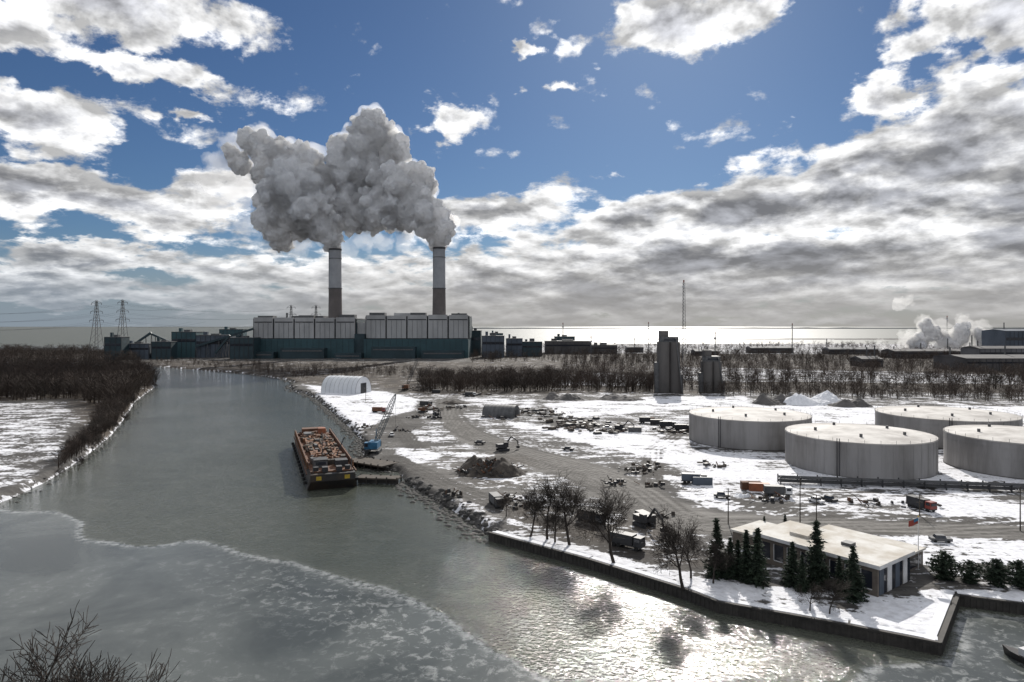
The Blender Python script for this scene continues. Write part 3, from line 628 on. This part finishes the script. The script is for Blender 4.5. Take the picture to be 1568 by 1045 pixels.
def truck(u,v,rot,key='white',boxkey='steel'):
    x,y=site(u,v); m=MB()
    m.box((0,0,.7),(2.3,8,.3),'dark'); m.box((0,-3.1,1.0),(2.3,1.9,1.9),key,taper=.93); m.box((0,-4.03,1.8),(1.9,.06,.8),'glass'); m.box((0,.9,1.02),(2.4,5.6,2.1),boxkey)
    for s in(-1,1):
        for yy in(-2.9,1.6,2.8): m.beam((s*.9,yy,.5),(s*1.2,yy,.5),.5,'rubber',12)
        m.box((s*1.15,-3.1,1.9),(.04,1.2,.7),'glass')
    m.obj('parked_truck',(x,y,1.98),rot)
def car(u,v,rot,key):
    x,y=site(u,v); m=MB()
    m.box((0,0,.4),(1.8,4.5,.65),key); m.box((0,.2,1.05),(1.6,2.4,.6),'glass',taper=.82); m.box((0,.2,1.652),(1.3,1.9,.05),key)
    for s in(-1,1):
        for yy in(-1.4,1.4): m.beam((s*.7,yy,.34),(s*.93,yy,.34),.34,'rubber',12)
    m.obj('parked_car',(x,y,1.98),rot)
for a in [(648,632,1.2,'rust'),(668,640,.4,'dark'),(985,806,.5,'dark'),(770,690,2,'dark'),(950,660,1,'dark')]: excavator(*a,sc_=1.1)
for a in [(580,632,1.4,'red','rust'),(652,622,1.2,'steel','dark'),(1022,655,1.5,'steel','dark'),(1045,660,1.5,'dark','dark'),(905,800,.8,'steel','dark'),(760,775,.3,'dark','steel'),(990,648,1.5,'rust','dark'),(1190,760,1.4,'white','steel'),(1410,780,.3,'red','dark'),(1062,740,1.4,'steel','bluegrey'),(720,607,1.4,'white','dark'),(960,838,.9,'dark','dark')]: truck(*a)
for i,a in enumerate([(1270,768,.4),(1250,770,.4),(930,657,1.5),(890,650,1.4),(600,668,.3),(735,680,1.2),(1440,830,1.4),(1105,762,1.3),(870,690,1.1)]): car(*a,random.choice(['white','steel','dark','dark','bluegrey']))
def stack(u,v,name,key,n,sz):
    x,y=site(u,v); m=MB()
    for i in range(n*2):
        if i%3==0: 
            px,py=random.gauss(0,sz*1.6),random.gauss(0,sz*1.1); m.beam((px,py,.3),(px+random.gauss(0,2),py+random.gauss(0,1),random.uniform(.4,2.2)),random.uniform(.06,.2),random.choice(['dark','wood','rust']))
        else: m.box((random.gauss(0,sz*1.7),random.gauss(0,sz*1.1),random.choice([0,0,.7])),(random.uniform(.3,1.1)*sz,random.uniform(.3,.8)*sz,random.uniform(.3,1.2)),random.choice([key,'dark','dark','wood','scrap']),random.uniform(0,3),random.uniform(.6,1))
    m.obj(name,(x,y,1.95))
def container(u,v,rot,key):
    x,y=site(u,v); m=MB(); m.box((0,0,0),(2.4,6,2.5),key)
    for i in range(14):
        for s in(-1,1): m.box((s*1.22,-2.8+i*.43,.1),(.06,.2,2.3),key)
    m.box((0,-3.02,.1),(2.2,.05,2.3),'dark'); m.obj('shipping_container',(x,y,1.98),rot)
container(1162,752,1.4,'orange'); container(1150,750,1.5,'rust'); container(668,602,1.5,'dark'); container(1075,742,1.5,'bluegrey'); container(972,662,1.5,'steel'); container(988,800,.4,'dark'); container(1005,650,1.5,'dark')
for u,v,k,n,s_ in [(860,645,'dark',26,4),(900,652,'dark',26,4),(930,662,'scrap',20,3.5),(840,636,'dark',20,4),(870,656,'wood',22,4),(1035,662,'dark',18,3),(975,722,'wood',12,1.8),(940,742,'dark',8,1.5),(780,768,'dark',14,1.6),(800,778,'dark',12,1.4),(1000,790,'steel',10,1.3),(660,628,'scrap',16,3),(640,640,'dark',12,2),(820,630,'dark',20,4),(770,640,'dark',12,3),(1090,715,'wood',10,2),(1330,772,'rust',10,1.5),(690,760,'dark',12,1.2),(730,605,'wood',16,4),(560,655,'dark',10,1.5),(610,660,'dark',8,1.5),(700,625,'dark',10,3),(1180,765,'dark',10,1.6),(1410,775,'dark',8,1.3),(1000,745,'scrap',8,1.4),(990,715,'dark',10,1.8)]:
    stack(u,v,'material_stack',k,n,s_)
def mound(name,u,v,ru,h,key,seed,ry=.6,peaks=4,junk=0):
    x,y=site(u,v); R=ru*y/F; r=random.Random(seed); n=44; vs=[];fs=[]
    pk=[(r.uniform(-.6,.6)*R,r.uniform(-.4,.4)*R*ry,r.uniform(.6,1)) for _ in range(peaks)]
    for j in range(n+1):
        for i in range(n+1):
            X_=(i/n*2-1)*R; Y_=(j/n*2-1)*R*ry; rr=math.hypot(X_/R,Y_/(R*ry))
            z=max([p[2]*max(0,1-math.hypot(X_-p[0],(Y_-p[1]))/(R*.55)) for p in pk]); z=max(z,.35*(1-rr**2)); z*=h*max(0,min(1,(1-rr)*3))
            z+=mnoise.noise(Vector((X_,Y_,seed))*.5)*.25*h*.5*(rr<.95); vs.append((X_,Y_,z if rr<1 else -.6))
    for j in range(n):
        for i in range(n): a=j*(n+1)+i; fs.append((a,a+1,a+n+2,a+n+1))
    m=MB(); m.add(vs,fs,key)
    for _ in range(junk):
        a=r.uniform(0,6.28); q=r.uniform(0,.85); px,py=q*R*math.cos(a),q*R*ry*math.sin(a); z=h*.6*(1-q)
        m.beam((px,py,z),(px+r.gauss(0,1.5),py+r.gauss(0,1),z+r.uniform(.2,1.5)),r.uniform(.08,.35),r.choice(['scrap','rust','wood','dark','steel']))
    m.obj(name,(x,y,1.85))
mound('scrap_pile',752,724,60,6.5,'scrap',1,.7,7,320)
mound('aggregate_pile',862,612,34,6,'gravelpile',2); mound('aggregate_pile',952,612,40,5,'gravelpile',3); mound('aggregate_pile',1240,618,60,9,'snow',4,.6,4); mound('aggregate_pile',1190,618,40,7,'gravelpile',5); mound('aggregate_pile',1300,622,40,6,'gravelpile',6); mound('aggregate_pile',700,618,30,3,'scrap',7); mound('aggregate_pile',1135,760,16,1.5,'snow',8)
mound('scrap_pile',640,598,30,4,'scrap',9,.6,3,60)
def dome(u0,u1,v,h,rot,name,key):
    a=site(u0,v); c=site(u1,v); L=c[0]-a[0]; m=MB(); n=16; W_=L*.36; k=8
    vs=[]
    for j in range(k+1):
        for i in range(n+1):
            t_=math.pi*i/n; vs.append(((j/k-.5)*L+0*t_,-W_*math.cos(t_),h*math.sin(t_)**.85*(1 if 0<j<k else .985)))
    m.add(vs,[(j*(n+1)+i,j*(n+1)+i+1,(j+1)*(n+1)+i+1,(j+1)*(n+1)+i) for j in range(k) for i in range(n)],key)
    for j in (0,k): m.add([vs[j*(n+1)+i] for i in range(n+1)],[tuple(range(n+1))],key)
    for j in range(k+1):
        for i in range(n): m.beam(vs[j*(n+1)+i],vs[j*(n+1)+i+1],.12,'steel',3)
    m.box((L*.5+.05,0,0),(.15,W_*.7,h*.6),'dark')
    m.obj(name,((a[0]+c[0])/2,a[1]+W_,1.9),rot)
dome(494,556,603,12.5,-.35,'fabric_storage_hall','fabric'); dome(742,792,640,6.5,-.3,'fabric_storage_hall','steel')
# ---------------- office building
m=MB(); A=Vector((52.5,146,0)); dv=Vector((.6,-.8,0)); sv=Vector((.8,.6,0)); rot=math.atan2(dv.y,dv.x)
def ob(s0,s1,w0,w1,z0,z1,k):
    c=A+dv*((s0+s1)/2)+sv*((w0+w1)/2); m.box((c.x,c.y,z0),(s1-s0,w1-w0,z1-z0),k,rot)
ob(0,25,0,13,1.7,7.4,'brick'); ob(-.7,25.7,-.7,13.7,7.4,8.0,'roofm'); ob(-.72,25.72,-.72,-.702,7.3,7.95,'white'); ob(25.702,25.72,-.72,13.72,7.3,7.95,'white')
for i in range(8):
    s=1+i*3; ob(s,s+2,-.08,-.003,3.2,6.4,'glass'); ob(s-.12,s,-.14,-.003,3.1,6.5,'white'); ob(s,s+2,-.16,-.003,3.0,3.18,'white')
for i in range(4):
    w=.5+i*3.2; ob(25.003,25.12,w,w+1.7,2.2,7.0,'white' if i%2 else 'bluegrey'); ob(25.003,25.1,w+1.75,w+2.9,2.2,7.0,'glass')
ob(5,9,4,8,8.0,8.6,'roofm'); ob(15,17,6,8,8.0,8.6,'steel'); ob(12,12.5,2,2.5,8,9.4,'dark')
ob(-9,-.71,4,15,1.7,5.4,'brick'); ob(-9.4,-.71,3.6,15.4,5.4,5.8,'roofm')
ob(3,23,13.003,24,1.7,5.6,'brick'); ob(2.6,23.4,13.71,24.4,5.6,6.0,'roofm'); ob(23.003,23.1,14.5,23,2.8,4.8,'glass')
m.obj('office_building')
x,y=site(1406,872); m=MB(); m.cyl((x,y,1.8),.12,.06,11,'white',8)
vs=[(x-.05-1.9*i/6,y+.12*math.sin(i*1.3),12.6-z_*1.2-.12*i) for z_ in (0,1) for i in range(7)]
m.add(vs,[(i,i+1,8+i,7+i) for i in range(6)],'red'); vs=[(p[0],p[1]-.02,p[2]) for p in vs]; m.add([vs[0],vs[3],(vs[3][0],vs[3][1],vs[3][2]-.6),(vs[0][0],vs[0][1],vs[0][2]-.6)],[(0,1,2,3)],'blue'); m.cyl((x,y,12.8),.15,.1,.2,'yellow',8); m.obj('flagpole')
def pole(u,v,h):
    x,y=site(u,v); m=MB(); m.cyl((x,y,1.7),.16,.11,h,'wood',8); m.box((x,y,1.7+h-1.0),(2.4,.14,.14),'wood'); m.box((x,y,1.7+h-2.2),(1.8,.12,.12),'wood')
    for s in(-1,-.4,.4,1): m.cyl((x+s*1.05,y,1.7+h-.86),.06,.06,.25,'white',6)
    m.obj('utility_pole')
for a in [(1225,800,11),(1562,812,11),(1250,812,9),(1115,800,9),(1408,790,6),(640,600,12),(560,615,10)]: pole(*a)
x,y=site(1572,1016,0); m=MB()
pr=[(-3.5,.9),(-1,1.2),(2,.9),(3.8,0)]
top=[(xx,w_,1.0+.1*i) for i,(xx,w_) in enumerate(pr)]+[(xx,-w_,1.0+.1*i) for i,(xx,w_) in reversed(list(enumerate(pr[:-1])))]; bot=[(a_*.9,b_*.6,-.2) for a_,b_,c_ in top]; k=len(top)
m.add(top+bot,[tuple(range(k)),tuple(range(2*k-1,k-1,-1))]+[(i,(i+1)%k,k+(i+1)%k,k+i) for i in range(k)],'hull'); m.box((-.5,0,1.1),(2.6,1.4,1.1),'white'); m.box((-.5,0,1.5),(2.64,1.2,.4),'glass'); m.obj('work_boat',(x,y,0),1.9)
tick('objects')
# ---------------- trees
def grow(rnd,p,d,L,r,lev,out,bend=.22):
    n=3; pr=p
    for i in range(n):
        d=(d+Vector((rnd.gauss(0,bend),rnd.gauss(0,bend),rnd.gauss(0,bend*.5)+.08))*.6).normalized(); q=pr+d*(L/n); r2=r*.84
        out.append((pr[:],q[:],r,r2)); r=r2
        if lev>0 and (i>0 or lev<4):
            for _ in range(2):
                a=rnd.uniform(0,6.28); px=d.orthogonal().normalized(); py=d.cross(px); sd=(px*math.cos(a)+py*math.sin(a)); nd=(d*rnd.uniform(.55,.95)+sd*rnd.uniform(.5,.85)).normalized()
                grow(rnd,q,nd,L*rnd.uniform(.5,.8),r*.58,lev-1,out,bend)
        pr=q
    if lev>0: grow(rnd,pr,d,L*.7,r*.85,lev-1,out,bend)
def prisms(P,Q,r,r2,n=3):
    d=Q-P; d/=np.linalg.norm(d,axis=1,keepdims=True)+1e-9; up=np.where(np.abs(d[:,2:3])<.9,np.array([[0,0,1.]]),np.array([[1.,0,0]])); a=np.cross(d,up); a/=np.linalg.norm(a,axis=1,keepdims=True); b=np.cross(d,a)
    V=[]
    for c,rr in ((P,r),(Q,r2)):
        for i in range(n): th=2*math.pi*i/n; V.append(c+a*(rr*math.cos(th))[:,None]+b*(rr*math.sin(th))[:,None])
    V=np.stack(V,1); f=np.array([(i,(i+1)%n,n+(i+1)%n,n+i) for i in range(n)]); Fc=(f[None]+(np.arange(len(P))*2*n)[:,None,None]).reshape(-1,4)
    return V.reshape(-1,3),Fc
def bare_tree_mesh(seed,H):
    rnd=random.Random(seed); out=[]; grow(rnd,Vector((0,0,0)),Vector((rnd.gauss(0,.08),0,1)),H*.36,H*.022,4,out)
    P=np.array([o[0] for o in out]);Q=np.array([o[1] for o in out]); k=H/Q[:,2].max(); P=P*k;Q=Q*k; r=np.maximum([o[2] for o in out],.022); r2=np.maximum([o[3] for o in out],.015); big=r>.1
    V1,F1=prisms(P[~big],Q[~big],r[~big],r2[~big],3); V2,F2=prisms(P[big],Q[big],r[big],r2[big],7)
    return fastmesh('bare_tree',np.vstack([V1,V2]),np.vstack([F1,F2+len(V1)]),'bark',False)
bt=[(bare_tree_mesh(s,12),12) for s in (1,2,3,4,5)]
def put(name,me,u,v,h,h0,rot,xy=None):
    x,y=xy or site(u,v); o=bpy.data.objects.new(name,me); o.location=(x,y,1.85); s=h/h0; o.scale=(s,s,s); o.rotation_euler=(0,0,rot); sc.collection.objects.link(o)
for i,(u,v,h) in enumerate([(812,822,13),(838,826,15),(872,834,17),(850,830,12),(940,862,18),(1046,902,16),(1058,884,11),(775,792,7),(1092,892,9),(925,805,8),(1240,935,6),(1270,940,7)]): put('bare_tree',bt[i%5][0],u,v,h,12,i*1.7)
for i,(X_,Y_,h) in enumerate([(-43,60,21.5),(-39,58,20),(-46,64,23),(-50,62,22)]): put('bare_tree',bt[i][0],0,0,h,12,i,(X_,Y_))
for i,(u,v,h) in enumerate([(120,720,6),(150,692,7),(175,665,8),(190,650,8),(205,625,9),(100,700,6),(140,670,8),(90,735,5),(160,660,9),(130,690,8),(110,690,6)]): put('bare_tree',bt[i%5][0],u,v,h,12,i*2.1)
tick('bare')
def pine_mesh(seed,H,R,rnd_shape=False):
    r=np.random.default_rng(seed); nl=int(H*3.2); Vt=[]
    for i in range(nl):
        s=i/nl; z=H*(.06+.94*s)
        rad=R*((1-s)**.8) if not rnd_shape else R*math.sin(math.pi*min(1,.12+s*.9))**.7
        for b_ in range(int(7+8*(1-s))):
            a=r.uniform(0,6.28); L=rad*r.uniform(.6,1.2); k=max(4,int(L*5))
            tip=np.array((L*math.cos(a),L*math.sin(a),z-L*(.28 if not rnd_shape else -.1)+r.uniform(-.2,.2))); base=np.array((0,0,z))
            f_=np.repeat((np.arange(k)+1)/k,2)[:,None]; p=base+(tip-base)*f_; d=r.normal(0,1,p.shape)*[.32,.32,.16]; e=r.normal(0,1,p.shape)*[.2,.2,.12]
            Vt.append(np.stack([p-d*.5,p+d,p+e],1).reshape(-1,3))
    V=np.vstack(Vt); P=np.array([[0,0,-.3]]);Q=np.array([[0,0,H*.95]]); V2,F2=prisms(P,Q,np.array([.2]),np.array([.04]),7)
    Fa=np.arange(len(V)).reshape(-1,3); F2t=np.vstack([F2[:,[0,1,2]],F2[:,[0,2,3]]])+len(V)
    return fastmesh('pine_tree',np.vstack([V,V2]),np.vstack([Fa,F2t]),'pine',False)
pm=[pine_mesh(1,9,1.9),pine_mesh(2,9,2.3),pine_mesh(3,9,1.6)]; pr_=pine_mesh(4,5,2.4,True)
for i,(u,v,h) in enumerate([(1097,880,11.5),(1118,883,8),(1143,888,10),(1160,893,11),(1130,878,7),(1170,822,5),(1202,815,4.5),(1213,895,8.5),(1228,905,7),(1250,900,13),(1306,918,10),(1285,908,7)]): put('pine_tree',pm[i%3],u,v,h,9,i*1.3)
for i,(u,v,h) in enumerate([(1446,888,5.8),(1486,893,4.6),(1525,897,5.4),(1560,899,5.4),(1600,900,5.2)]): put('pine_tree',pr_,u,v,h,5,i)
def woods_template(seed,nb=52):
    r=np.random.default_rng(seed); V=[]
    V+=[[-.02,0,0],[.02,0,0],[0,0,.9]]; V+=[[0,-.02,0],[0,.02,0],[0,0,.9]]
    for i in range(nb):
        z=r.uniform(.1,.8); a=r.uniform(0,6.28); L=r.uniform(.12,.36); up=r.uniform(.5,1.4); b0=np.array([0,0,z])+np.array([math.cos(a),math.sin(a),.3])*r.uniform(0,.18)
        tip=b0+np.array([math.cos(a)*L*.8,math.sin(a)*L*.8,L*up]); tip[2]=min(tip[2],r.uniform(.85,1.05)); w=r.normal(0,1,3); w/=np.linalg.norm(w); w*=r.uniform(.006,.015)
        V+=[list(b0-w),list(b0+w),list(tip)]
    return np.array(V)
wtm=[woods_template(s) for s in range(6)]
def woods(name,areas,key='twig'):
    Vs=[]
    for poly,count,h0,h1 in areas:
        pl=ld(poly); xs=[p[0] for p in pl]; yy=[p[1] for p in pl]; y0,y1=min(yy),max(yy); got=0; tries=0
        us_=[p[0] for p in poly]
        while got<count and tries<60:
            tries+=1; n=count*2; y=np.exp(rng.uniform(math.log(y0),math.log(y1),n)); u=rng.uniform(min(us_),max(us_),n); x=(u-784)*y/F
            ok=inside(x,y,pl); x=x[ok];y=y[ok]
            dd=sdp(x,y,main)>2.5; x=x[dd];y=y[dd]
            x=x[:count-got];y=y[:count-got]; got+=len(x)
            for X_,Y_ in zip(x,y):
                h=rng.uniform(h0,h1); th=rng.uniform(0,6.28); c_,s_=math.cos(th),math.sin(th); T=wtm[rng.integers(6)]
                wd=rng.uniform(.8,1.2)*h; Vs.append(np.stack([(T[:,0]*c_-T[:,1]*s_)*wd+X_,(T[:,0]*s_+T[:,1]*c_)*wd+Y_,T[:,2]*h+1.7],-1))
    V=np.vstack(Vs); fastmesh(name,V,np.arange(len(V)).reshape(-1,3),key)
woods('woods',[([(-350,535),(130,538),(205,552),(236,566),(246,590),(214,612),(170,625),(110,612),(-350,622)],5400,9,19),
 ([(170,612),(214,608),(200,640),(178,668),(150,692),(110,718),(70,742),(100,700),(140,660),(150,630)],560,2.5,8),
 ([(-300,640),(20,700),(-10,760),(-300,800)],60,1,3)])
woods('woods',[([(640,580),(860,578),(1000,590),(1000,601),(860,600),(640,602)],950,8,16),([(380,560),(640,565),(640,580),(560,578),(450,580),(380,570)],400,3,10),
 ([(1040,598),(1800,606),(1800,622),(1300,612),(1100,606)],560,5,12),([(860,548),(1900,548),(1900,600),(1040,596),(1000,588),(860,572)],3200,5,16),
 ([(720,530),(1900,528),(1900,550),(720,556)],2800,5,17),([(230,552),(400,556),(400,568),(300,563),(230,560)],200,4,8),([(770,770),(880,800),(1000,830),(990,845),(860,822),(780,800)],60,1,3)])
tick('done')
